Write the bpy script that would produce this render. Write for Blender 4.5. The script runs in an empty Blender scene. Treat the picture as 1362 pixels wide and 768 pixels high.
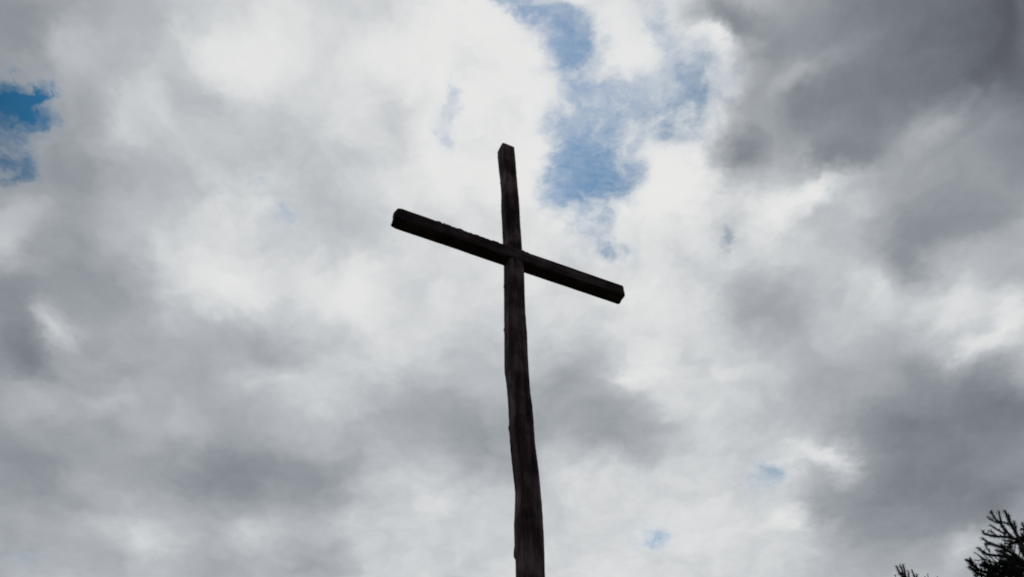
import bpy, bmesh, math, random
from mathutils import Vector, Matrix, noise

R = math.radians
scene = bpy.context.scene
COL = scene.collection
rng = random.Random(7)

# ------------------------------------------------------------------ camera
cam_d = bpy.data.cameras.new('camera')
cam_d.sensor_width = 36.0
cam_d.angle = R(62.0)
cam_d.clip_end = 3000.0
cam = bpy.data.objects.new('camera', cam_d)
COL.objects.link(cam)
cam.matrix_world = (Matrix.Translation((0, 0, 1.6)) @ Matrix.Rotation(R(90 + 48.6589), 4, 'X')
                    @ Matrix.Rotation(R(-2.2007), 4, 'Z'))
scene.camera = cam

# ------------------------------------------------------------------ view / exposure
scene.view_settings.view_transform = 'Standard'
scene.view_settings.look = 'None'
scene.view_settings.exposure = 0.0
scene.view_settings.gamma = 1.0
scene.view_settings.use_curve_mapping = False

scene.cycles.use_adaptive_sampling = True
scene.cycles.adaptive_threshold = 0.03
scene.cycles.adaptive_min_samples = 8
scene.cycles.max_bounces = 4
scene.cycles.filter_width = 1.9

# ------------------------------------------------------------------ sun behind the cloud layer
SUN_EL, SUN_AZ = 64.0, -14.0                      # azimuth from +Y, clockwise positive
sun_d = bpy.data.lights.new('sun', 'SUN')
sun_d.energy = 0.5
sun_d.angle = R(14)
sun_d.color = (1.0, 0.96, 0.9)
sun = bpy.data.objects.new('sun', sun_d)
COL.objects.link(sun)
sdir = Vector((math.sin(R(SUN_AZ)) * math.cos(R(SUN_EL)), math.cos(R(SUN_AZ)) * math.cos(R(SUN_EL)), math.sin(R(SUN_EL))))
sun.rotation_euler = sdir.to_track_quat('Z', 'Y').to_euler()
sun.location = (0, 20, 40)

# ------------------------------------------------------------------ sky: Nishita blue above a broken cloud layer.
# The cloud deck lives on a horizontal layer: (u, v) = direction.xy / (direction.z + 0.1).
# Banks of cloud (u, v, radius, radius, turn, thickness as brightness) and the rifts between them:
BANKS = [
(-0.5197,0.3669,0.0589,0.0416,2.758,-0.060),
(-0.4483,0.3669,0.0486,0.0318,2.961,-0.004),
(-0.3913,0.4169,0.0524,0.0410,2.693,-0.090),
(-0.2837,0.4183,0.0794,0.0521,3.060,0.135),
(-0.1971,0.4010,0.0590,0.0502,2.820,-0.012),
(-0.4671,0.4213,0.0516,0.0375,2.813,0.038),
(-0.3914,0.4906,0.0662,0.0234,1.416,0.033),
(-0.4491,0.4680,0.0569,0.0414,1.989,-0.013),
(-0.4964,0.5593,0.0732,0.0569,2.587,-0.095),
(-0.5710,0.5914,0.0623,0.0468,2.468,-0.006),
(-0.3403,0.5132,0.0626,0.0497,2.178,-0.012),
(-0.2683,0.5075,0.0612,0.0506,2.129,-0.047),
(-0.4106,0.5757,0.0486,0.0395,2.603,0.008),
(-0.6233,0.6320,0.0528,0.0392,2.496,0.118),
(-0.5716,0.6713,0.0713,0.0546,2.677,-0.045),
(-0.3249,0.6030,0.0656,0.0371,2.389,0.019),
(-0.3738,0.6506,0.0600,0.0329,2.898,0.015),
(-0.4683,0.6793,0.0596,0.0459,2.845,0.016),
(-0.3956,0.7405,0.0738,0.0420,2.875,0.127),
(-0.2715,0.6690,0.0602,0.0473,1.956,0.002),
(-0.2479,0.5912,0.0658,0.0456,1.860,-0.003),
(-0.6736,0.7370,0.0477,0.0270,2.087,-0.050),
(-0.6915,0.8226,0.0824,0.0607,2.200,-0.058),
(-0.6322,0.7868,0.0397,0.0178,-1.902,0.119),
(-0.6191,0.8224,0.0395,0.0235,1.788,0.099),
(-0.5114,0.7252,0.0600,0.0428,2.967,-0.078),
(-0.5722,0.8551,0.0916,0.0682,2.188,-0.036),
(-0.5141,0.8748,0.0621,0.0495,2.250,0.021),
(-0.7112,0.9316,0.0710,0.0566,-2.926,0.088),
(-0.7977,1.0720,0.1470,0.0645,1.998,-0.039),
(-0.7257,1.1165,0.0881,0.0479,1.845,-0.072),
(-0.6034,0.9905,0.0805,0.0626,2.867,0.030),
(-0.6022,0.9504,0.0489,0.0209,2.802,0.079),
(-0.4703,1.0031,0.0872,0.0743,2.354,-0.036),
(-0.4439,1.1457,0.1313,0.0844,-2.746,-0.135),
(-0.5581,1.1162,0.0955,0.0783,2.241,-0.017),
(-0.3229,1.1564,0.0750,0.0730,1.827,-0.056),
(-0.6667,1.2805,0.0734,0.0532,-2.693,0.115),
(-0.8319,1.3134,0.0893,0.0630,3.038,-0.010),
(-0.7215,1.2127,0.0612,0.0390,3.115,0.008),
(-0.4754,1.2908,0.0898,0.0458,-3.081,0.076),
(-0.5619,1.3793,0.0793,0.0446,-3.090,-0.037),
(-0.3707,1.3656,0.0934,0.0658,-3.120,-0.095),
(-0.3748,0.8289,0.0645,0.0541,2.822,-0.051),
(-0.3414,0.8742,0.0542,0.0430,2.999,-0.105),
(-0.2274,0.7649,0.0559,0.0499,2.109,0.124),
(-0.3020,0.7797,0.0538,0.0403,1.910,-0.006),
(-0.3936,0.9148,0.0554,0.0445,2.952,0.049),
(-0.4658,0.9394,0.0562,0.0452,2.893,-0.040),
(-0.2980,0.9375,0.0788,0.0683,2.902,0.064),
(-0.2912,1.0348,0.0680,0.0574,1.938,0.022),
(-0.1239,0.4130,0.0669,0.0520,3.072,0.088),
(-0.0255,0.4530,0.0602,0.0548,3.131,-0.086),
(-0.1538,0.5136,0.0635,0.0579,2.704,-0.021),
(-0.1095,0.6097,0.0664,0.0564,1.786,0.046),
(-0.0573,0.6811,0.0597,0.0588,2.165,-0.080),
(0.0327,0.5945,0.0648,0.0375,1.571,-0.035),
(-0.1220,0.7391,0.0638,0.0602,2.033,-0.012),
(-0.1731,0.6631,0.0605,0.0562,2.386,0.010),
(-0.0873,0.8201,0.0742,0.0685,3.088,0.037),
(-0.1979,0.8555,0.0715,0.0533,1.778,0.027),
(0.0611,0.7108,0.0491,0.0400,1.480,-0.039),
(0.0935,0.8430,0.0706,0.0638,1.261,0.038),
(-0.0399,0.9389,0.0766,0.0675,1.591,0.023),
(-0.1809,0.9932,0.0770,0.0595,2.028,-0.019),
(-0.1042,1.0479,0.0958,0.0833,2.835,-0.057),
(-0.0607,1.1204,0.0611,0.0539,-3.050,-0.048),
(0.1206,1.0432,0.1044,0.0760,-2.424,-0.117),
(0.0950,0.9304,0.0675,0.0605,2.752,-0.115),
(0.1946,1.0979,0.0749,0.0511,-2.825,-0.092),
(-0.1723,1.2658,0.1014,0.0776,1.695,0.057),
(-0.2395,1.1820,0.0762,0.0620,1.793,0.073),
(-0.0909,1.2120,0.0775,0.0508,1.632,-0.007),
(-0.2250,1.3896,0.0814,0.0669,-3.118,0.041),
(-0.1013,1.3768,0.0881,0.0678,1.623,-0.032),
(0.0997,1.2037,0.0767,0.0667,-2.876,0.023),
(0.1159,1.3683,0.0887,0.0800,1.185,-0.027),
(-0.2494,1.0722,0.0696,0.0472,1.761,-0.023),
(-0.2965,1.3181,0.0849,0.0524,1.747,0.062),
(0.1623,0.5677,0.0518,0.0326,1.573,0.353),
(0.1988,0.6800,0.0662,0.0532,1.276,-0.003),
(0.1430,0.7516,0.0643,0.0508,1.384,-0.029),
(0.2075,0.7930,0.0688,0.0605,1.013,0.040),
(0.1857,0.9495,0.0785,0.0666,1.235,0.126),
(0.2140,0.8761,0.0597,0.0526,1.006,0.016),
(0.2595,1.0157,0.0674,0.0565,1.138,0.118),
(0.2614,1.1729,0.0796,0.0704,-2.370,-0.027),
(0.2468,1.3103,0.0867,0.0764,0.986,0.045),
(0.3478,1.2729,0.1036,0.0761,1.270,0.006),
(0.4144,1.3802,0.0997,0.0835,-2.597,0.002),
(0.3237,1.0679,0.0709,0.0574,1.130,-0.027),
(0.2344,0.4006,0.0419,0.0293,-2.961,-0.258),
(0.2894,0.4369,0.0474,0.0286,2.594,-0.096),
(0.2254,0.4306,0.0261,0.0215,1.461,0.225),
(0.3769,0.4131,0.0618,0.0369,2.855,-0.025),
(0.4919,0.4419,0.0726,0.0553,-3.074,0.041),
(0.5613,0.4258,0.0635,0.0472,0.573,-0.114),
(0.4466,0.4960,0.0709,0.0526,2.547,-0.027),
(0.3487,0.5325,0.0672,0.0480,2.524,-0.128),
(0.2744,0.5818,0.0454,0.0433,1.937,-0.344),
(0.3591,0.4705,0.0555,0.0201,2.504,0.106),
(0.5854,0.4987,0.0546,0.0375,0.839,-0.045),
(0.5185,0.5363,0.0558,0.0244,2.350,0.123),
(0.4351,0.5599,0.0517,0.0433,1.981,-0.014),
(0.5633,0.5675,0.0496,0.0394,2.932,0.043),
(0.6243,0.5893,0.0579,0.0332,1.062,-0.067),
(0.4145,0.5908,0.0392,0.0302,-2.688,-0.157),
(0.3225,0.5938,0.0445,0.0337,2.463,-0.080),
(0.3706,0.6560,0.0458,0.0314,2.749,0.067),
(0.4130,0.6288,0.0443,0.0261,2.606,0.156),
(0.4560,0.6522,0.0371,0.0236,2.124,0.063),
(0.2761,0.6707,0.0405,0.0338,-2.689,-0.091),
(0.3168,0.6837,0.0526,0.0442,-2.482,-0.057),
(0.4765,0.6191,0.0521,0.0474,2.274,0.026),
(0.5449,0.7005,0.0766,0.0459,1.140,-0.118),
(0.5479,0.7688,0.0546,0.0325,1.158,-0.107),
(0.4719,0.7235,0.0644,0.0380,1.213,-0.010),
(0.6288,0.6899,0.0690,0.0496,0.747,-0.029),
(0.6763,0.7769,0.0538,0.0364,-2.784,-0.080),
(0.6272,0.8160,0.0588,0.0568,0.722,0.100),
(0.5931,0.8428,0.0447,0.0391,1.059,0.116),
(0.7076,0.8579,0.0462,0.0287,1.022,0.162),
(0.5129,0.8143,0.0442,0.0334,0.922,0.113),
(0.6777,0.9153,0.0665,0.0363,-2.995,0.166),
(0.3865,0.7465,0.0661,0.0484,1.142,0.015),
(0.3311,0.7837,0.0551,0.0444,1.055,-0.123),
(0.3837,0.8528,0.0748,0.0603,0.968,-0.098),
(0.4372,0.7995,0.0559,0.0395,1.139,0.041),
(0.2763,0.8498,0.0711,0.0424,1.383,0.013),
(0.3666,0.9554,0.0653,0.0534,0.999,0.056),
(0.4860,0.8835,0.0632,0.0494,0.876,0.047),
(0.4597,0.9732,0.0728,0.0586,-2.576,-0.051),
(0.5615,0.9289,0.0719,0.0553,-2.586,-0.027),
(0.2988,0.9535,0.0631,0.0443,1.311,0.044),
(0.6532,1.0241,0.0875,0.0750,1.048,-0.108),
(0.7507,1.0085,0.1038,0.0526,1.144,-0.072),
(0.5806,1.0565,0.0835,0.0638,0.882,-0.093),
(0.7824,1.1456,0.0998,0.0655,0.993,-0.036),
(0.6715,1.1819,0.0944,0.0782,3.062,-0.122),
(0.5137,1.0725,0.0714,0.0454,1.212,-0.026),
(0.6114,1.2992,0.1289,0.0747,1.228,-0.089),
(0.5218,1.2375,0.0703,0.0373,1.188,-0.038),
(0.7279,1.3002,0.0734,0.0651,2.561,-0.048),
(0.8180,1.2599,0.0535,0.0470,1.152,-0.093),
(0.4486,1.1059,0.0407,0.0345,1.514,0.053),
(0.5159,1.1430,0.0508,0.0268,-2.477,0.188),
(0.4332,1.1595,0.0585,0.0467,1.021,0.041),
(0.3837,1.1583,0.0566,0.0363,1.313,-0.013),
(0.4811,1.2969,0.0635,0.0381,1.291,0.076),
(0.4857,1.4041,0.0699,0.0523,1.146,0.024),
(0.8009,1.3746,0.0606,0.0386,2.163,0.121),
(0.7541,1.4485,0.0653,0.0386,2.632,0.024),
(0.6676,1.4296,0.0575,0.0432,-2.746,0.002),
(0.5810,1.4059,0.0694,0.0394,1.267,-0.008),
(0.8765,1.3636,0.0696,0.0366,1.133,0.029),
(0.3574,0.4844,0.0483,0.0457,2.722,-0.058),
(0.2905,0.5016,0.0460,0.0305,2.421,-0.149),
(0.4093,0.5241,0.0572,0.0483,2.531,-0.007),
(0.4409,0.4061,0.0504,0.0290,-2.970,-0.002),
(0.5465,0.4839,0.0481,0.0399,-3.106,0.003),
(0.3247,0.3990,0.0378,0.0249,-2.947,0.036),
(0.4740,0.4685,0.0480,0.0392,3.087,-0.004),
(-0.6666,0.8535,0.0458,0.0433,2.289,-0.105),
(-0.7154,0.8854,0.0475,0.0290,3.070,-0.011),
(0.4871,0.5870,0.0420,0.0348,2.432,0.012),
(0.5999,0.6895,0.0558,0.0409,-2.455,-0.089),
(0.5419,0.6538,0.0499,0.0347,0.980,0.023),
(0.6882,1.1094,0.0817,0.0616,-2.438,0.023),
(0.6098,1.1813,0.0804,0.0576,1.041,0.016),
(0.7203,1.0579,0.0795,0.0589,-2.473,-0.043),
(0.4919,1.0219,0.0607,0.0469,-2.729,0.023),
(0.5651,0.9908,0.0601,0.0451,-2.721,0.041),
(0.6316,0.9449,0.0571,0.0369,-2.906,-0.087),
(-0.4016,1.0598,0.0736,0.0654,2.529,-0.035),
(-0.5236,1.0316,0.0737,0.0624,2.518,0.097),
(0.0137,1.0719,0.0862,0.0598,1.560,-0.048),
(0.0077,0.8390,0.0837,0.0536,1.580,0.049),
(-0.1464,0.4567,0.0394,0.0353,2.074,-0.034),
(-0.0995,0.5064,0.0413,0.0370,1.876,-0.085),
(0.0068,0.5210,0.0417,0.0377,1.550,-0.101),
(-0.0881,0.3889,0.0360,0.0339,2.197,-0.066),
(-0.1905,0.4638,0.0402,0.0350,2.122,0.016),
(-0.2223,0.5504,0.0444,0.0371,2.021,-0.011),
(-0.1801,0.5736,0.0451,0.0381,1.936,-0.069),
(-0.1226,0.5556,0.0438,0.0381,1.860,-0.058),
(-0.0312,0.5600,0.0437,0.0386,1.650,-0.015),
(0.0120,0.6726,0.0495,0.0412,1.551,-0.051),
(0.0612,0.7740,0.0550,0.0434,1.492,-0.003),
(-0.0226,0.7965,0.0562,0.0440,1.599,-0.055),
(0.0393,0.8979,0.0620,0.0463,1.531,0.008),
(-0.1161,0.6781,0.0500,0.0410,1.756,-0.021),
(-0.1506,0.8165,0.0576,0.0441,1.743,-0.008),
(0.1472,0.8452,0.0592,0.0448,1.411,-0.057),
(0.1601,0.6905,0.0509,0.0411,1.332,-0.112),
(-0.3587,0.4187,0.0401,0.0317,2.312,0.037),
(-0.3456,0.4648,0.0418,0.0333,2.243,-0.087),
(-0.2315,0.4525,0.0401,0.0342,2.187,-0.015),
(-0.3997,0.6036,0.0486,0.0367,2.121,-0.029),
(-0.4588,0.5258,0.0457,0.0338,2.230,0.119),
(-0.3244,0.6895,0.0520,0.0398,1.990,-0.015),
(-0.2269,0.6957,0.0516,0.0408,1.888,-0.063),
(0.2217,0.7169,0.0526,0.0413,1.274,-0.099),
(0.2571,0.7684,0.0556,0.0423,1.267,-0.019),
(0.2423,0.9516,0.0658,0.0468,1.355,-0.089),
(0.1591,1.1141,0.0753,0.0509,1.453,-0.013),
(0.0369,1.1442,0.0770,0.0518,1.544,-0.005),
(0.0081,1.3406,0.0899,0.0562,1.566,0.025),
(-0.1398,1.1894,0.0801,0.0527,1.666,0.062),
(-0.0698,1.2935,0.0868,0.0551,1.614,0.033),
(-0.3513,1.2512,0.0850,0.0531,1.789,-0.000),
(-0.1833,0.9150,0.0634,0.0463,1.746,0.035),
(-0.2469,0.8241,0.0586,0.0438,1.837,-0.033),
(-0.3076,0.5251,0.0440,0.0355,2.139,0.015),
(-0.4692,0.5879,0.0486,0.0355,2.177,0.015),
(-0.5230,0.6399,0.0516,0.0363,2.163,-0.021),
(-0.5505,0.3651,0.1884,0.1338,2.550,-0.103),
(-0.3709,0.3752,0.1824,0.1444,2.583,0.018),
(-0.1861,0.3845,0.1764,0.1545,2.707,0.039),
(0.0107,0.3929,0.1736,0.1605,-3.053,0.038),
(0.2012,0.3996,0.1803,0.1556,-2.637,0.005),
(0.3915,0.4049,0.1894,0.1473,-2.537,-0.162),
(0.5881,0.4092,0.1990,0.1378,-2.509,-0.153),
(-0.6165,0.5249,0.2197,0.1554,2.407,-0.051),
(-0.4182,0.5386,0.2124,0.1688,2.367,0.022),
(-0.2133,0.5509,0.2043,0.1824,2.293,-0.028),
(0.0056,0.5616,0.1980,0.1929,1.357,0.166),
(0.2177,0.5696,0.2095,0.1837,0.871,0.270),
(0.4295,0.5753,0.2215,0.1726,0.807,-0.122),
(0.6478,0.5792,0.2334,0.1607,0.767,-0.084),
(-0.7021,0.7344,0.2671,0.1815,2.264,-0.064),
(-0.4797,0.7534,0.2597,0.1971,2.160,0.020),
(-0.2488,0.7701,0.2529,0.2112,1.962,0.072),
(-0.0013,0.7842,0.2512,0.2186,1.546,0.001),
(0.2389,0.7941,0.2593,0.2137,1.181,0.008),
(0.4787,0.8003,0.2718,0.2025,1.004,0.007),
(0.7255,0.8035,0.2856,0.1888,0.903,0.123),
(-0.8100,1.0016,0.3369,0.2122,2.150,-0.076),
(-0.5575,1.0283,0.3306,0.2297,2.021,-0.057),
(-0.2938,1.0515,0.3264,0.2439,1.832,-0.022),
(-0.0102,1.0706,0.3273,0.2510,1.567,-0.077),
(0.2657,1.0831,0.3351,0.2479,1.320,0.046),
(0.5411,1.0902,0.3478,0.2374,1.141,-0.063),
(0.8241,1.0923,0.3632,0.2225,1.015,-0.124),
(-0.9419,1.3314,0.4361,0.2480,2.072,-0.022),
(-0.6528,1.3689,0.4321,0.2676,1.942,0.002),
(-0.3493,1.4011,0.4306,0.2829,1.776,-0.004),
(-0.0214,1.4272,0.4342,0.2907,1.575,0.050),
(0.2984,1.4437,0.4435,0.2886,1.385,0.080),
(0.6178,1.4519,0.4575,0.2784,1.225,-0.010),
(0.9456,1.4527,0.4751,0.2623,1.094,-0.059)]

RIFTS = [
(-0.5671,0.4558,0.0368,0.0199,3.065,1.200),
(-0.5303,0.4535,0.0233,0.0171,2.448,1.000),
(-0.5331,0.4931,0.0257,0.0183,2.290,0.950),
(-0.5675,0.4889,0.0398,0.0285,2.768,1.100),
(-0.5915,0.5167,0.0260,0.0137,3.084,0.500),
(-0.5955,0.5490,0.0365,0.0177,2.719,1.100),
(0.0315,0.3836,0.0365,0.0182,-2.744,0.950),
(-0.0089,0.3689,0.0325,0.0131,-3.104,0.700),
(0.0562,0.4292,0.0350,0.0292,1.776,0.620),
(0.0855,0.4128,0.0391,0.0256,1.846,0.550),
(0.0868,0.4759,0.0415,0.0364,1.356,0.550),
(0.1105,0.5351,0.0553,0.0453,1.476,0.600),
(0.1032,0.5974,0.0477,0.0394,1.444,0.660),
(0.1145,0.6594,0.0489,0.0329,1.297,0.750),
(0.1331,0.7076,0.0331,0.0248,-2.036,0.480),
(0.1819,0.4161,0.0534,0.0278,1.288,0.620),
(0.2217,0.4759,0.0508,0.0264,1.572,0.660),
(0.1770,0.5175,0.0418,0.0349,-2.841,0.600),
(0.1476,0.4734,0.0385,0.0260,-3.028,0.340),
(0.0745,0.5489,0.0410,0.0255,1.528,0.500),
(0.2111,0.5487,0.0352,0.0251,1.344,0.450),
(0.2551,0.5006,0.0468,0.0182,1.660,0.280),
(0.1460,0.6099,0.0541,0.0192,1.652,0.300),
(-0.0584,0.5034,0.0351,0.0177,1.725,0.620),
(-0.0514,0.4797,0.0132,0.0105,1.679,0.300),
(-0.0685,0.5428,0.0184,0.0145,1.695,0.300),
(0.1215,0.7194,0.0292,0.0177,-2.379,0.420),
(0.0562,0.6308,0.0280,0.0180,1.922,0.350),
(0.0655,0.5905,0.0258,0.0150,1.543,0.300),
(0.0897,0.6299,0.0337,0.0210,1.515,0.400),
(-0.3133,0.5927,0.0180,0.0111,-2.379,0.420),
(-0.2898,0.6388,0.0254,0.0166,-2.082,0.460),
(0.4156,1.1739,0.0421,0.0267,1.298,0.620),
(0.2246,1.3347,0.0312,0.0280,0.844,0.600),
(0.2832,0.7127,0.0328,0.0167,1.654,0.480),
(0.3993,1.2249,0.0316,0.0113,1.406,0.320),
(-0.8565,1.3102,0.0401,0.0319,2.709,0.240)]

CRISP = [
(-0.0174,0.4625,0.1387,0.1124,1.628,1.000),
(0.1823,0.5895,0.1403,0.0834,1.438,0.900),
(0.3716,0.6617,0.0919,0.0607,2.743,0.700),
(0.4914,1.1425,0.1048,0.0848,-2.564,0.800),
(-0.3285,0.6194,0.1027,0.0640,1.890,0.600),
(0.0812,0.7116,0.0988,0.0895,1.293,0.600),
(-0.2471,1.0551,0.1370,0.0469,1.716,0.500),
(0.1857,0.9495,0.0940,0.0779,1.279,0.500)]

world = bpy.data.worlds.new('World')
scene.world = world
world.use_nodes = True
nt = world.node_tree
nt.nodes.clear()


def nd(kind, **kw):
    n = nt.nodes.new(kind)
    for k, v in kw.items():
        setattr(n, k, v)
    return n


def put(sock, v):
    if isinstance(v, bpy.types.NodeSocket):
        nt.links.new(v, sock)
    else:
        sock.default_value = v


def mth(op, a, b=0.0, c=0.0, clamp=False):
    n = nd('ShaderNodeMath', operation=op, use_clamp=clamp)
    put(n.inputs[0], a); put(n.inputs[1], b); put(n.inputs[2], c)
    return n.outputs[0]


def vmt(op, a, b=(0, 0, 0), c=(0, 0, 0)):
    n = nd('ShaderNodeVectorMath', operation=op)
    put(n.inputs[0], a); put(n.inputs[1], b)
    if op == 'MULTIPLY_ADD':
        put(n.inputs[2], c)
    return n.outputs['Value'] if op in ('DOT_PRODUCT', 'LENGTH') else n.outputs['Vector']


def smooth(v, lo, hi, a=0.0, b=1.0):
    n = nd('ShaderNodeMapRange', interpolation_type='SMOOTHSTEP')
    put(n.inputs['Value'], v)
    n.inputs['From Min'].default_value = lo
    n.inputs['From Max'].default_value = hi
    n.inputs['To Min'].default_value = a
    n.inputs['To Max'].default_value = b
    return n.outputs['Result']


def nz(vec, scale, detail=5.0, rough=0.55, lac=2.0, dist=0.0):
    n = nd('ShaderNodeTexNoise', noise_dimensions='2D')
    put(n.inputs['Vector'], vec)
    n.inputs['Scale'].default_value = scale
    n.inputs['Detail'].default_value = detail
    n.inputs['Roughness'].default_value = rough
    n.inputs['Lacunarity'].default_value = lac
    n.inputs['Distortion'].default_value = dist
    return n


def field(vec, table, start):
    """sum of soft elliptical banks; (u, v, sum) travels down the chain as one vector"""
    acc = vmt('MULTIPLY', vec, (1, 1, 0))
    for (cu, cv, su, sv, ang, amp) in table:
        m = nd('ShaderNodeMapping', vector_type='TEXTURE')
        put(m.inputs['Vector'], acc)
        m.inputs['Location'].default_value = (cu, cv, 0)
        m.inputs['Rotation'].default_value = (0, 0, ang)
        m.inputs['Scale'].default_value = (su, sv, 1e5)
        e = mth('POWER', 0.3678794, vmt('DOT_PRODUCT', m.outputs[0], m.outputs[0]))
        acc = vmt('MULTIPLY_ADD', e, (0, 0, amp), acc)
    z = nd('ShaderNodeSeparateXYZ')
    put(z.inputs[0], acc)
    return mth('ADD', z.outputs[2], start)


tc = nd('ShaderNodeTexCoord')
sep = nd('ShaderNodeSeparateXYZ')
nt.links.new(tc.outputs['Generated'], sep.inputs[0])
zz = mth('ADD', mth('MAXIMUM', sep.outputs[2], 0.0), 0.1)
uv = nd('ShaderNodeCombineXYZ')
put(uv.inputs[0], mth('DIVIDE', sep.outputs[0], zz))
put(uv.inputs[1], mth('DIVIDE', sep.outputs[1], zz))
P = uv.outputs[0]

# turbulence bends the outlines of the banks and rifts
w1 = nz(P, 6.5, 6.0, 0.60)

off = vmt('SUBTRACT', w1.outputs['Color'], (0.5, 0.5, 0.5))
PW = vmt('ADD', P, vmt('MULTIPLY', off, (0.13, 0.13, 0.0)))
w2 = nz(P, 11.0, 7.0, 0.62)
off2 = vmt('SUBTRACT', w2.outputs['Color'], (0.5, 0.5, 0.5))
PG = vmt('ADD', P, vmt('MULTIPLY', off2, (0.10, 0.10, 0.0)))

back = smooth(sep.outputs[1], -0.15, 0.30, 0.46, 190 / 255)
bright = field(PW, BANKS, back)
rift0 = field(PG, RIFTS, 0.0)

# cauliflower billows
bil = nd('ShaderNodeTexVoronoi', voronoi_dimensions='2D', feature='SMOOTH_F1', normalize=True)
put(bil.inputs['Vector'], vmt('ADD', P, vmt('ADD', vmt('MULTIPLY', off, (0.10, 0.10, 0)), vmt('MULTIPLY', off2, (0.05, 0.05, 0)))))
bil.inputs['Scale'].default_value = 7.0
bil.inputs['Detail'].default_value = 4.0
bil.inputs['Roughness'].default_value = 0.55
bil.inputs['Lacunarity'].default_value = 2.3
bil.inputs['Smoothness'].default_value = 0.35
puff = mth('SUBTRACT', 0.34, bil.outputs['Distance'])
rift = mth('MULTIPLY_ADD', mth('MULTIPLY', puff, smooth(rift0, 0.05, 0.4)), -0.7, rift0)

# lumps and wisps inside the cloud
lump = nz(PW, 6.5, 8.0, 0.53)
wisp = nz(PG, 16.0, 6.0, 0.6)
bright = mth('MULTIPLY_ADD', mth('SUBTRACT', lump.outputs['Fac'], 0.5), 0.17, bright)
bright = mth('MULTIPLY_ADD', mth('SUBTRACT', wisp.outputs['Fac'], 0.5), 0.035, bright)



crisp = field(P, CRISP, 0.0)                       # where the banks show hard cauliflower edges
bright = mth('MULTIPLY_ADD', mth('MULTIPLY', puff, smooth(bright, 0.50, 0.85, 0.35, 1.0)), mth('MULTIPLY_ADD', crisp, 0.30, 0.15), bright)

# rims of the rifts are thin, sunlit cloud
rim = smooth(rift, 0.02, 0.35)
bright = mth('MULTIPLY_ADD', rim, 0.02, bright)
bright = mth('SMOOTH_MIN', bright, 0.915, 0.13)

ramp = nd('ShaderNodeValToRGB')
put(ramp.inputs[0], bright)
els = ramp.color_ramp.elements


def lin(c):
    return tuple(((v / 255 + 0.055) / 1.055) ** 2.4 if v > 10 else v / 255 / 12.92 for v in c) + (1.0,)


stops = [(0.0, (0, 0, 0)), (0.30, (71, 74, 82)), (0.45, (107, 111, 119)), (0.60, (146, 151, 157)), (0.75, (186, 190, 194)),
         (0.85, (217, 219, 220)), (0.92, (234, 234, 232))]
while len(els) < len(stops):
    els.new(0.5)
for e, (pos, c) in zip(els, stops):
    e.position = pos
    e.color = lin(c)

sky = nd('ShaderNodeTexSky', sky_type='NISHITA')
sky.sun_disc = False
sky.sun_elevation = R(SUN_EL)
sky.sun_rotation = R(SUN_AZ)
sky.altitude = 300
sky.air_density = 1.0
sky.dust_density = 0.3
sky.ozone_density = 2.5
bg_sky = nd('ShaderNodeBackground')
hs = nd('ShaderNodeHueSaturation')
put(hs.inputs['Color'], sky.outputs[0])
hs.inputs['Hue'].default_value = 0.478
hs.inputs['Saturation'].default_value = 1.55
hs.inputs['Value'].default_value = 0.66
put(bg_sky.inputs[0], hs.outputs[0])
nrm = vmt('NORMALIZE', tc.outputs['Generated'])
glow = smooth(vmt('DOT_PRODUCT', nrm, tuple(sdir)), 0.86, 0.985, 0.034, 0.140)   # clear sky is brighter near the sun
low = smooth(sep.outputs[2], 0.50, 0.68, 0.12, 0.0)                               # and paler towards the horizon
put(bg_sky.inputs[1], mth('ADD', glow, low))
bg_cl = nd('ShaderNodeBackground')
put(bg_cl.inputs[0], ramp.outputs[0])
bg_cl.inputs[1].default_value = 1.0

edge = nz(PG, 9.0, 8.0, 0.62)
g = mth('MULTIPLY_ADD', mth('MULTIPLY', mth('SUBTRACT', edge.outputs['Fac'], 0.5), smooth(rift, 0.03, 0.35)), 0.75, rift)
# thin wisps and a faintly rippled veil still cover all but the deepest rifts
rip = vmt('MULTIPLY', vmt('MULTIPLY_ADD', off2, (0.05, 0.05, 0), P), (75.0, 130.0, 0.0))
ripple = nz(rip, 1.0, 2.0, 0.5)
wv = nz(vmt('ADD', P, vmt('MULTIPLY', off, (0.12, 0.12, 0))), 8.0, 9.0, 0.64)
wvf = smooth(wv.outputs['Fac'], 0.44, 0.68, 1.0, 0.30)
veil = mth('MULTIPLY', mth('MULTIPLY', smooth(g, -0.02, 1.05, 0.0, 0.80), wvf), mth('MULTIPLY_ADD', ripple.outputs['Fac'], 0.28, 0.88))
gap = mth('MAXIMUM', veil, smooth(g, 0.55, 1.5, 0.0, 0.97), clamp=True)
mix = nd('ShaderNodeMixShader')
put(mix.inputs[0], gap)
nt.links.new(bg_cl.outputs[0], mix.inputs[1])
nt.links.new(bg_sky.outputs[0], mix.inputs[2])
outw = nd('ShaderNodeOutputWorld')
nt.links.new(mix.outputs[0], outw.inputs[0])
world.cycles.sampling_method = 'MANUAL'
world.cycles.sample_map_resolution = 128

# ------------------------------------------------------------------ helpers


def tag(o, label=None, cat=None, group=None, kind=None):
    if label: o['label'] = label
    if cat: o['category'] = cat
    if group: o['group'] = group
    if kind: o['kind'] = kind
    return o


def link(name, verts, faces, mat, parent=None, smooth_shade=True):
    me = bpy.data.meshes.new(name)
    me.from_pydata(verts, [], faces)
    me.update()
    if smooth_shade:
        me.polygons.foreach_set('use_smooth', [True] * len(me.polygons))
    me.materials.append(mat)
    o = bpy.data.objects.new(name, me)
    COL.objects.link(o)
    if parent: o.parent = parent
    return o


def material(name):
    m = bpy.data.materials.new(name)
    m.use_nodes = True
    return m, m.node_tree.nodes, m.node_tree.links, m.node_tree.nodes['Principled BSDF']


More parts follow.
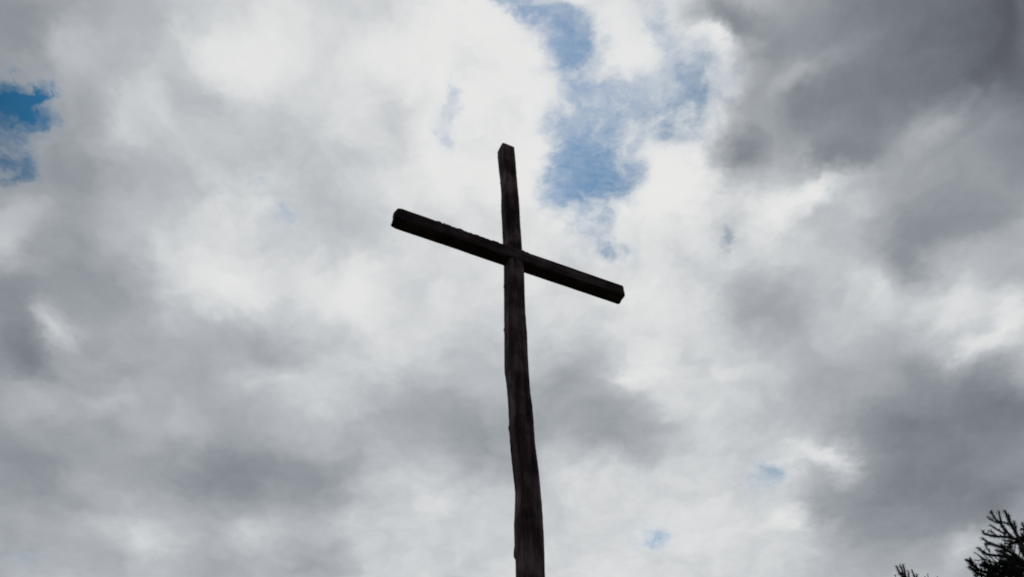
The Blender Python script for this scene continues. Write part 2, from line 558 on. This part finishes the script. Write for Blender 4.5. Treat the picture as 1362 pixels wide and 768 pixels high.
def wood_material(name, stretch, dark, mid, pale):
    m, N, L, b = material(name)
    tcn = N.new('ShaderNodeTexCoord')
    mp = N.new('ShaderNodeMapping'); mp.inputs['Scale'].default_value = stretch
    L.new(tcn.outputs['Object'], mp.inputs[0])
    n1 = N.new('ShaderNodeTexNoise'); n1.inputs['Scale'].default_value = 1.0; n1.inputs['Detail'].default_value = 8; n1.inputs['Roughness'].default_value = 0.65
    L.new(mp.outputs[0], n1.inputs['Vector'])
    n2 = N.new('ShaderNodeTexNoise'); n2.inputs['Scale'].default_value = 5.0; n2.inputs['Detail'].default_value = 6
    L.new(tcn.outputs['Object'], n2.inputs['Vector'])
    mx = N.new('ShaderNodeMath'); mx.operation = 'MULTIPLY_ADD'; mx.inputs[1].default_value = 0.6
    L.new(n2.outputs['Fac'], mx.inputs[0])
    m2 = N.new('ShaderNodeMath'); m2.operation = 'MULTIPLY'; m2.inputs[1].default_value = 0.55
    L.new(n1.outputs['Fac'], m2.inputs[0]); L.new(m2.outputs[0], mx.inputs[2])
    cr = N.new('ShaderNodeValToRGB')
    e = cr.color_ramp.elements
    e[0].position = 0.42; e[0].color = dark + (1,)
    e[1].position = 0.75; e[1].color = pale + (1,)
    q = e.new(0.57); q.color = mid + (1,)
    L.new(mx.outputs[0], cr.inputs[0])
    L.new(cr.outputs[0], b.inputs['Base Color'])
    b.inputs['Roughness'].default_value = 0.92
    b.inputs['Specular IOR Level'].default_value = 0.15
    bp = N.new('ShaderNodeBump'); bp.inputs['Strength'].default_value = 0.8; bp.inputs['Distance'].default_value = 0.012
    L.new(n1.outputs['Fac'], bp.inputs['Height']); L.new(bp.outputs[0], b.inputs['Normal'])
    return m


def plain_noise_material(name, c1, c2, scale, rough=0.9, spec=0.2):
    m, N, L, b = material(name)
    tcn = N.new('ShaderNodeTexCoord')
    n1 = N.new('ShaderNodeTexNoise'); n1.inputs['Scale'].default_value = scale; n1.inputs['Detail'].default_value = 8
    L.new(tcn.outputs['Object'], n1.inputs['Vector'])
    cr = N.new('ShaderNodeValToRGB')
    e = cr.color_ramp.elements
    e[0].position = 0.35; e[0].color = c1 + (1,)
    e[1].position = 0.68; e[1].color = c2 + (1,)
    L.new(n1.outputs['Fac'], cr.inputs[0]); L.new(cr.outputs[0], b.inputs['Base Color'])
    b.inputs['Roughness'].default_value = rough
    b.inputs['Specular IOR Level'].default_value = spec
    return m


M_POST = wood_material('weathered_post_wood', (30, 30, 2.2), (0.016, 0.010, 0.011), (0.068, 0.041, 0.044), (0.220, 0.160, 0.164))
M_BEAM = wood_material('weathered_beam_wood', (2.2, 30, 30), (0.014, 0.009, 0.010), (0.050, 0.031, 0.034), (0.135, 0.098, 0.102))
M_GRASS = plain_noise_material('grass_ground', (0.030, 0.042, 0.014), (0.070, 0.080, 0.030), 1.7)
M_BARK = plain_noise_material('conifer_bark', (0.030, 0.022, 0.018), (0.075, 0.055, 0.045), 14.0)
M_NEEDLE = plain_noise_material('conifer_needles', (0.014, 0.016, 0.012), (0.036, 0.040, 0.026), 2.5, 0.7, 0.25)

# ------------------------------------------------------------------ ground: a low rise the cross stands on


def ground_h(x, y):
    t = max(0.0, min(1.0, (y - 0.3) / 4.0))
    t = t * t * (3 - 2 * t)
    near = max(0.0, 1 - math.hypot(x, y) / 1.2)
    return 1.2 * t + (0.07 * noise.noise(Vector((x * .35, y * .35, 0))) + 0.5 * noise.noise(Vector((x * .03, y * .03, 3)))) * (1 - near) * min(1, math.hypot(x - 0, y - 4.6) / 3)


ax = []
k = 0.0
step = 0.35
while k < 600:
    ax.append(k)
    k += step
    step *= 1.07 if k > 8 else 1.0
axis = [-a for a in reversed(ax[1:])] + ax
gv = [(x, y, ground_h(x, y)) for y in axis for x in axis]
nA = len(axis)
gf = [(j * nA + i, j * nA + i + 1, (j + 1) * nA + i + 1, (j + 1) * nA + i) for j in range(nA - 1) for i in range(nA - 1)]
tag(link('ground', gv, gf, M_GRASS), kind='structure')

# ------------------------------------------------------------------ the wooden cross
PHI = R(26.5677)
CX, CY, CZ = 0.04042, 4.60831, 7.29692          # centre of the crossbeam's front face
BEAM_L, BEAM_D, BEAM_H = 1.080, 0.125, 0.153
BASE_Z = ground_h(CX, CY)
D = Vector((math.cos(PHI), math.sin(PHI), 0)); NN = Vector((-math.sin(PHI), math.cos(PHI), 0))
cross = bpy.data.objects.new('wooden_cross', None)
COL.objects.link(cross)
cross.location = Vector((CX, CY, 0)) + NN * 0.089 + Vector((0, 0, BASE_Z))
cross.rotation_euler = (0, 0, PHI)
tag(cross, 'tall dark weathered timber cross with rough hewn post and crossbeam', 'cross')

# post: height above datum, sideways wander of the log, half thickness
POST = [(0.9, 0.030, 0.094), (2.4, 0.033, 0.087), (3.3, 0.0352, 0.082), (3.6, 0.0355, 0.079), (3.84, 0.0369, 0.078), (4.2, 0.0368, 0.077),
        (4.32, 0.0374, 0.0753), (4.44, 0.0396, 0.0769), (4.56, 0.0387, 0.0798), (4.68, 0.0398, 0.0792), (4.8, 0.0434, 0.0749),
        (4.92, 0.0444, 0.071), (5.04, 0.0392, 0.0737), (5.16, 0.0317, 0.0741), (5.28, 0.0247, 0.0737), (5.4, 0.0214, 0.0747),
        (5.52, 0.0208, 0.0749), (5.64, 0.0186, 0.0738), (5.76, 0.0127, 0.0716), (5.88, 0.0091, 0.0737), (6.0, 0.0035, 0.078),
        (6.12, 0.0033, 0.0776), (6.24, 0.0052, 0.0771), (6.36, 0.0077, 0.077), (6.48, 0.0074, 0.0748), (6.6, 0.007, 0.0737),
        (6.72, 0.0079, 0.0737), (6.96, 0.0119, 0.0743), (7.08, 0.0141, 0.0745), (7.2, 0.0143, 0.0728), (7.32, 0.0132, 0.0718),
        (7.56, 0.0108, 0.0712), (7.8, 0.0083, 0.071)] + [(7.92, 0.007, 0.0717), (8.04, 0.0053, 0.0729), (8.16, 0.0056, 0.0723), (8.28, 0.0062, 0.0702), (8.4, 0.0042, 0.0699), (8.52, 0.0015, 0.0701), (8.64, -0.0038, 0.0713), (8.76, -0.008, 0.0717), (8.88, -0.0114, 0.0708), (9.0, -0.0153, 0.0696), (9.2, -0.0153, 0.0696)]
Z_TOP = 9.075


def interp(tab, z):
    for a, b in zip(tab, tab[1:]):
        if z <= b[0]:
            t = (z - a[0]) / (b[0] - a[0])
            return a[1] + t * (b[1] - a[1]), a[2] + t * (b[2] - a[2])
    return tab[-1][1], tab[-1][2]


def fbm(v, o=4):
    s = 0; a = 1
    for i in range(o):
        s += a * noise.noise(v); v = v * 2.07; a *= 0.5
    return s


def superellipse(nseg, n):
    out = []
    for i in range(nseg):
        t = 2 * math.pi * i / nseg
        c, s = math.cos(t), math.sin(t)
        out.append((math.copysign(abs(c) ** (2 / n), c), math.copysign(abs(s) ** (2 / n), s)))
    return out


def loft(rings, nseg, cap0=True, cap1=True):
    v = [p for r in rings for p in r]
    f = []
    for j in range(len(rings) - 1):
        for i in range(nseg):
            a, b = j * nseg + i, j * nseg + (i + 1) % nseg
            f.append((a, b, b + nseg, a + nseg))
    if cap0:
        c = len(v); r = rings[0]
        v.append(tuple(sum(p[k] for p in r) / nseg for k in range(3)))
        f += [(c, (i + 1) % nseg, i) for i in range(nseg)]
    if cap1:
        c = len(v); r = rings[-1]; o = (len(rings) - 1) * nseg
        v.append(tuple(sum(p[k] for p in r) / nseg for k in range(3)))
        f += [(c, o + i, o + (i + 1) % nseg) for i in range(nseg)]
    return v, f


NS = 72
SE_LOW, SE_TOP = superellipse(NS, 4.5), superellipse(NS, 9.0)
rings = []
z = 0.95
zs = []
while z < Z_TOP - 0.004:
    zs.append(z); z += 0.012
zs += [Z_TOP - 0.004, Z_TOP]
KNOT_Z = 5.52
for z in zs:
    off, a = interp(POST, z)
    shrink = 1.0 if z < Z_TOP - 0.001 else 0.965
    off += 0.0065
    ox, oy = off * math.cos(PHI), -off * math.sin(PHI)
    tt = max(0, min(1, (z - Z_TOP + 0.5) / 0.4))
    ring = []
    for i in range(NS):
        sx = SE_LOW[i][0] * (1 - tt) + SE_TOP[i][0] * tt
        sy = SE_LOW[i][1] * (1 - tt) + SE_TOP[i][1] * tt
        # hewing marks, long checks and frayed fibres
        th = math.atan2(sy, sx)
        q = Vector((sx * 3.2, sy * 3.2, z * 1.1))
        k = 1 + 0.030 * fbm(q, 3) * (1 - .5 * tt) + 0.016 * noise.noise(Vector((sx * 9, sy * 9, z * 3.0))) + 0.018 * noise.noise(Vector((sx * 14, sy * 14, z * 20)))
        chk = noise.noise(Vector((th * 5.0, 7.7, z * 0.45)))
        if chk > 0.42: k -= min(0.06, (chk - 0.42) * 0.6)
        nick = noise.noise(Vector((sx * 4, sy * 4 + 9, z * 13)))
        if nick > 0.45 and sx < 0.2: k += (nick - 0.45) * 0.26
        px, py = sx * a * k * shrink, sy * a * k * shrink
        if py < -0.5 * a:                                   # the knot hole on the front face
            dd = math.hypot((px - 0.020) / 0.013, (z - KNOT_Z) / 0.020)
            if dd < 1: py += 0.035 * (1 - dd * dd)
        ring.append((px + ox, py + oy, z - BASE_Z))
    rings.append(ring)
v, f = loft(rings, NS, False, True)
post = link('post', v, f, M_POST, cross)

# crossbeam, half-lapped into the post
NB = 56
SE_B = superellipse(NB, 7.0)
rings = []
L0 = BEAM_L
xs = []
x = -L0
while x < L0 + 1e-6:
    xs.append(x); x += 0.009
for x in xs:
    ring = []
    e0, e1 = x + L0, L0 - x
    for i in range(NB):
        sx, sy = SE_B[i]                                     # sx: depth, sy: height
        q = Vector((x * 1.4, sx * 1.6, sy * 1.6 + 40))
        k = 1 + 0.022 * fbm(q, 3) + 0.012 * noise.noise(Vector((x * 9, sx * 6, sy * 6)))
        py = BEAM_D / 2 * sx * k
        pz = BEAM_H / 2 * sy * k
        if sy > 0.6 and -0.75 < x < 0.15:                    # splintered upper arris
            j = noise.noise(Vector((x * 26, sx * 3, 3.3))) + 0.6 * noise.noise(Vector((x * 60, sx * 5, 1.3)))
            pz += 0.015 * max(-0.3, j)
        # axe-cut ends: the left one is rounded over, the right one almost square
        cl = max(0.0, 1 - e0 / 0.05); cr_ = max(0.0, 1 - e1 / 0.012)
        s = 1 - 0.12 * cl * cl - 0.05 * cr_ * cr_
        dx = 0.0
        if e0 < 0.05: dx = 0.02 * noise.noise(Vector((0, sx * 1.5, sy * 1.5 + 5))) * (1 - e0 / .05)
        if e1 < 0.05: dx = 0.010 * noise.noise(Vector((9, sx * 1.2, sy * 1.2))) * (1 - e1 / .05)
        ring.append((x + dx, py * s + BEAM_D / 2 - 0.089, pz * s))
    rings.append(ring)
v, f = loft(rings, NB)
bm = bmesh.new()
me_tmp = bpy.data.meshes.new('tmp'); me_tmp.from_pydata(v, [], f)
bm.from_mesh(me_tmp); bmesh.ops.recalc_face_normals(bm, faces=bm.faces); bm.to_mesh(me_tmp); bm.free()
beam = link('crossbeam', [tuple(p.co) for p in me_tmp.vertices], [tuple(p.vertices) for p in me_tmp.polygons], M_BEAM, cross)
bpy.data.meshes.remove(me_tmp)
beam.location = (0, 0, CZ + 0.006 - BASE_Z)

# ------------------------------------------------------------------ conifers


class Geo:
    def __init__(self): self.v = []; self.f = []

    def tube(self, pts, r0, r1, n=5):
        pts = [Vector(p) for p in pts]
        base = len(self.v)
        m = len(pts)
        for j, p in enumerate(pts):
            d = (pts[min(j + 1, m - 1)] - pts[max(j - 1, 0)]).normalized()
            a = d.orthogonal().normalized(); b = d.cross(a)
            r = r0 + (r1 - r0) * j / (m - 1)
            for i in range(n):
                t = 2 * math.pi * i / n
                self.v.append(tuple(p + (a * math.cos(t) + b * math.sin(t)) * r))
        for j in range(m - 1):
            for i in range(n):
                q, w = base + j * n + i, base + j * n + (i + 1) % n
                self.f.append((q, w, w + n, q + n))
        c = len(self.v); self.v.append(tuple(pts[-1] + (pts[-1] - pts[-2]).normalized() * r1))
        o = base + (m - 1) * n
        self.f += [(o + i, o + (i + 1) % n, c) for i in range(n)]

    def needle(self, p, d, ln, w):
        s = d.cross(Vector((rng.uniform(-1, 1), rng.uniform(-1, 1), rng.uniform(-1, 1))))
        if s.length < 1e-4: return
        s = s.normalized() * w
        b = len(self.v)
        self.v += [tuple(p - s), tuple(p + s), tuple(p + d * ln * .6 + s * .8), tuple(p + d * ln), tuple(p + d * ln * .6 - s * .8)]
        self.f.append((b, b + 1, b + 2, b + 3, b + 4))


def smooth_path(pts, sub=4, jitter=0.0):
    pts = [Vector(p) for p in pts]
    out = []
    for i in range(len(pts) - 1):
        p0 = pts[max(i - 1, 0)]; p1 = pts[i]; p2 = pts[i + 1]; p3 = pts[min(i + 2, len(pts) - 1)]
        for k in range(sub):
            t = k / sub
            out.append(0.5 * ((2 * p1) + (p2 - p0) * t + (2 * p0 - 5 * p1 + 4 * p2 - p3) * t * t + (3 * p1 - p0 - 3 * p2 + p3) * t ** 3)
                       + Vector((rng.uniform(-1, 1), rng.uniform(-1, 1), rng.uniform(-1, 1))) * jitter)
    out.append(pts[-1])
    return out


def shoot(g, pts, r, needle_len=0.026, gap=0.0045, w=0.0016, sub=4):
    """a twig clothed in short needles"""
    path = smooth_path(pts, sub, 0.003)
    g.tube(path, r, r * 0.6, 5)
    for a, b in zip(path, path[1:]):
        seg = b - a
        L = seg.length
        if L < 1e-5: continue
        d = seg / L
        u = d.orthogonal().normalized(); vv = d.cross(u)
        for _ in range(max(1, int(L / gap))):
            t = rng.random() * 2 * math.pi
            rad = u * math.cos(t) + vv * math.sin(t)
            g.needle(a + seg * rng.random() + rad * r * 0.7, (d * rng.uniform(.5, 1.1) + rad * rng.uniform(.5, 1.0)).normalized(), needle_len * rng.uniform(.7, 1.25), w)
    d = (path[-1] - path[-2]).normalized()
    for _ in range(8):
        g.needle(path[-1], (d + Vector((rng.uniform(-.5, .5), rng.uniform(-.5, .5), rng.uniform(-.5, .5)))).normalized(), needle_len * .8, w)


def conifer(x, y, top_z, strokes, label, skip_top, spread, seed, fill):
    """trunk + crown; `strokes` are the leader's own shoots (local to the tree's axis, absolute height)"""
    global rng
    rng = random.Random(seed)
    bz = ground_h(x, y) - 0.05
    root = bpy.data.objects.new('conifer_tree', None)
    COL.objects.link(root)
    root.location = (x, y, bz)
    tag(root, label, 'tree')
    H = top_z - bz
    t = Geo()
    path = [(0.05 * math.sin(h * .9), 0.05 * math.cos(h * .7) - .05, h) for h in [H * i / 14 * 0.94 for i in range(15)]]
    t.tube(path, 0.15, 0.022, 12)
    link('trunk', t.v, t.f, M_BARK, root)
    c = Geo()
    for r, pts in strokes:
        shoot(c, [Vector(p) - Vector((0, 0, bz)) for p in pts], r * 1.15, 0.044, 0.003, 0.0026)
        pv = [Vector(p) - Vector((0, 0, bz)) for p in pts]
        if pv[-1].z < H - fill and len(pv) > 3:                # lower boughs carry dense side shoots
            path2 = smooth_path(pv, 5)
            for k in range(2, len(path2) - 5):
                dd = (path2[k + 1] - path2[k - 1]).normalized()
                sdv = dd.cross(Vector((0, 0, 1))).normalized() * rng.uniform(-1, 1)
                ln2 = rng.uniform(.07, .15) * (1 - 0.75 * k / len(path2))
                e2 = path2[k] + (dd * .5 + sdv + Vector((0, 0, rng.uniform(.1, .9)))).normalized() * ln2
                shoot(c, [path2[k], path2[k].lerp(e2, .5) - Vector((0, 0, .008)), e2], r * .7, 0.036, 0.004, 0.0024, 3)
    for turn in (1.9, 3.4, 4.6):                                   # the boughs on the tree's other sides
        rot = Matrix.Rotation(turn, 3, 'Z')
        for r, pts in strokes:
            q = [rot @ Vector(p) - Vector((0, 0, bz)) for p in pts]
            if len(q) > 4 and q[-1].z < H - 0.2:
                shoot(c, q, r * 1.0, 0.04, 0.005, 0.0026)
                path2 = smooth_path(q, 3)
                for k in range(2, len(path2) - 3):
                    dd = (path2[k + 1] - path2[k - 1]).normalized()
                    sdv = dd.cross(Vector((0, 0, 1))).normalized() * rng.uniform(-1, 1)
                    e2 = path2[k] + (dd * .7 + sdv + Vector((0, 0, rng.uniform(.1, .7)))).normalized() * rng.uniform(.07, .16)
                    shoot(c, [path2[k], e2], r * .7, 0.036, 0.006, 0.0024, 2)
    h = H - skip_top
    while h > 1.2:
        ln = min(spread * (H - h) ** 0.75 + 0.25, 2.6)
        nb = 6 if h > H * .5 else 5
        a0 = rng.random() * 6.28
        for b in range(nb):
            a = a0 + 6.283 * b / nb + rng.uniform(-.25, .25)
            L = ln * rng.uniform(.75, 1.15)
            dr = Vector((math.cos(a), math.sin(a), 0)); sd = Vector((-dr.y, dr.x, 0))
            st = Vector((0, 0, h + rng.uniform(-.1, .1)))
            sag = rng.uniform(.0, .12)
            P = lambda s: st + dr * L * s + Vector((0, 0, 1)) * L * (-sag * s * 1.4 + (0.30 + sag) * s ** 2.6)
            bp = [P(s / 5) for s in range(6)]
            shoot(c, bp, 0.014 + 0.006 * L, gap=0.012, w=0.0028, sub=2)
            n2 = int(L / 0.10)
            for k in range(1, n2 + 1):
                s = 0.2 + 0.8 * k / (n2 + 0.5)
                for sg in (-1, 1):
                    l2 = (0.16 + 0.30 * L * (1 - s)) * rng.uniform(.7, 1.2)
                    o = P(min(s, 1))
                    e = o + (dr * .75 + sd * sg * .8).normalized() * l2 + Vector((0, 0, l2 * rng.uniform(.15, .55)))
                    m = (o + e) / 2 - Vector((0, 0, .05 * l2))
                    shoot(c, [o, m, e], 0.009, needle_len=0.036, gap=0.011, w=0.003, sub=2)
                    if l2 > .3:
                        for q in (.45, .7):
                            o3 = o.lerp(e, q)
                            e3 = o3 + (dr * .9 + sd * sg * rng.uniform(-.4, .4)).normalized() * l2 * .45 + Vector((0, 0, l2 * .15))
                            shoot(c, [o3, o3.lerp(e3, .5), e3], 0.007, gap=0.014, w=0.003, sub=1)
        h -= rng.uniform(.26, .42)
    link('crown', c.v, c.f, M_NEEDLE, root, False)
    return root


LEADER_A = [
(0.024,[(-0.133,0.085,8.096),(-0.279,0.117,8.164),(-0.428,0.149,8.232),(-0.529,0.151,8.291),(-0.617,0.146,8.330)]),
(0.024,[(-0.092,0.059,8.201),(-0.152,0.175,8.289),(-0.231,0.303,8.367),(-0.296,0.420,8.457)]),
(0.024,[(-0.046,0.030,8.287),(-0.055,0.213,8.396),(-0.044,0.383,8.533)]),
(0.020,[(0.042,-0.028,8.635),(-0.068,-0.040,8.669),(-0.184,-0.049,8.705),(-0.323,-0.044,8.718),(-0.462,-0.040,8.769),(-0.516,-0.090,8.796)]),
(0.018,[(-0.010,0.007,8.686),(-0.027,0.065,8.780),(-0.032,0.116,8.945),(-0.032,0.163,9.091),(-0.039,0.215,9.223),(-0.021,0.251,9.355)]),
(0.013,[(-0.099,0.064,9.019),(-0.125,0.139,9.108),(-0.147,0.212,9.230)]),
(0.014,[(-0.098,0.063,8.951),(-0.093,0.001,9.044),(-0.098,-0.056,9.142)]),
(0.013,[(-0.097,0.062,8.809),(-0.191,0.033,8.879),(-0.289,0.006,8.947)]),
(0.010,[(-0.200,0.127,8.821),(-0.251,0.100,8.877),(-0.309,0.077,8.894)]),
(0.011,[(-0.088,0.056,8.833),(-0.033,0.140,8.979),(0.022,0.224,9.089)]),
(0.026,[(0.005,-0.004,8.515),(0.012,-0.007,8.640),(0.021,-0.014,8.821),(0.018,-0.012,8.936),(0.020,-0.013,9.049),(0.030,-0.020,9.184)]),
(0.014,[(0.012,-0.008,8.920),(0.070,0.044,9.047),(0.127,0.096,9.160)]),
(0.014,[(0.020,-0.013,8.784),(0.103,0.052,8.935),(0.178,0.123,9.074)]),
(0.011,[(0.003,-0.002,8.933),(-0.057,-0.023,8.960),(-0.121,-0.041,8.980)]),
(0.018,[(-0.068,0.044,8.331),(-0.144,-0.007,8.411),(-0.239,-0.046,8.445),(-0.338,-0.081,8.500),(-0.473,-0.096,8.569),(-0.565,-0.138,8.592),(-0.633,-0.194,8.609)]),
(0.012,[(-0.192,0.122,8.592),(-0.233,0.088,8.618),(-0.261,0.047,8.640)]),
(0.010,[(-0.300,0.189,8.735),(-0.395,0.130,8.697),(-0.479,0.064,8.650)]),
(0.010,[(-0.370,0.231,8.620),(-0.408,0.196,8.674),(-0.427,0.149,8.710)]),
(0.020,[(-0.074,0.047,8.299),(-0.175,0.033,8.383),(-0.278,0.019,8.414),(-0.421,0.029,8.445),(-0.563,0.036,8.482),(-0.630,-0.002,8.525),(-0.683,-0.048,8.539)]),
(0.012,[(-0.205,0.130,8.488),(-0.297,0.070,8.509),(-0.388,0.008,8.517)]),
(0.008,[(-0.116,0.074,8.504),(-0.082,0.112,8.626),(-0.039,0.144,8.765)]),
(0.012,[(-0.145,0.093,8.436),(-0.292,0.008,8.462),(-0.439,-0.078,8.452)]),
(0.026,[(-0.124,0.080,8.144),(-0.259,0.093,8.193),(-0.386,0.101,8.255),(-0.518,0.110,8.310),(-0.622,0.102,8.336),(-0.704,0.080,8.318)]),
(0.014,[(-0.485,0.300,8.421),(-0.533,0.212,8.434),(-0.581,0.124,8.446)]),
(0.016,[(-0.261,0.165,8.235),(-0.324,0.125,8.302),(-0.373,0.077,8.338),(-0.417,0.026,8.357)]),
(0.020,[(-0.223,0.141,8.097),(-0.433,0.153,8.147),(-0.591,0.130,8.202),(-0.727,0.094,8.248),(-0.834,0.040,8.300),(-0.905,-0.034,8.321),(-0.972,-0.111,8.316)]),
(0.018,[(-0.385,0.240,8.187),(-0.583,0.184,8.180),(-0.770,0.119,8.203),(-0.884,0.011,8.206),(-0.985,-0.104,8.198)]),
(0.012,[(-0.632,0.385,8.487),(-0.682,0.299,8.501),(-0.728,0.210,8.499)]),
(0.014,[(-0.623,0.381,8.340),(-0.609,0.488,8.365),(-0.560,0.575,8.450)]),
(0.022,[(-0.126,0.081,8.180),(-0.175,0.151,8.293),(-0.191,0.200,8.394),(-0.173,0.228,8.482)]),
(0.022,[(-0.019,0.012,8.417),(0.035,0.096,8.575),(0.120,0.160,8.740),(0.211,0.221,8.850)]),
(0.022,[(0.012,-0.008,8.404),(0.070,0.074,8.596),(0.155,0.138,8.743),(0.240,0.202,8.855)]),
(0.018,[(0.122,-0.080,8.589),(0.127,-0.083,8.735),(0.117,-0.077,8.813),(0.089,-0.058,8.808)]),
(0.018,[(0.122,-0.080,8.589),(0.133,-0.087,8.769),(0.138,-0.091,8.841),(0.145,-0.095,8.904)]),
(0.022,[(-0.137,0.087,8.219),(-0.040,0.263,8.425),(0.080,0.424,8.626)]),
(0.022,[(-0.172,0.109,8.129),(-0.345,0.138,8.179),(-0.468,0.134,8.226),(-0.548,0.105,8.247)]),
(0.022,[(-0.131,0.084,8.234),(-0.268,0.051,8.274),(-0.368,-0.004,8.307)]),
(0.022,[(-0.066,0.042,8.295),(-0.053,0.153,8.414),(-0.004,0.240,8.555)]),
(0.022,[(-0.101,0.065,8.204),(-0.001,0.238,8.391),(0.120,0.398,8.590)])]

LEADER_B = [
(0.020,[(-0.006,0.003,9.903),(0.015,0.020,10.068),(0.030,0.041,10.191),(-0.007,0.087,10.265),(-0.002,0.112,10.413)]),
(0.014,[(0.016,-0.008,10.119),(0.035,0.039,10.246),(0.059,0.082,10.409)]),
(0.016,[(-0.006,0.003,9.903),(0.041,0.017,10.110),(0.077,0.037,10.244),(0.108,0.059,10.400)]),
(0.013,[(0.014,-0.007,10.030),(0.057,-0.083,10.063),(0.059,-0.140,10.148)]),
(0.016,[(0.043,-0.021,9.844),(0.142,-0.106,10.034),(0.136,-0.140,10.082),(0.128,-0.174,10.152)]),
(0.013,[(0.079,-0.038,9.899),(0.197,-0.041,10.025),(0.260,-0.016,10.144)]),
(0.018,[(-0.006,0.003,9.903),(0.017,0.066,10.094),(0.031,0.133,10.222),(0.045,0.200,10.295)])]

conifer(7.604, 11.755, 9.16, LEADER_A, 'dark conifer with bare finger-like shoots at the bottom right corner', 0.95, 0.42, 3, 0.72)
conifer(7.3695, 15.3196, 10.33, LEADER_B, 'conifer showing only a small tuft of twig tips, left of the bigger tree', 0.6, 0.30, 5, 0.35)
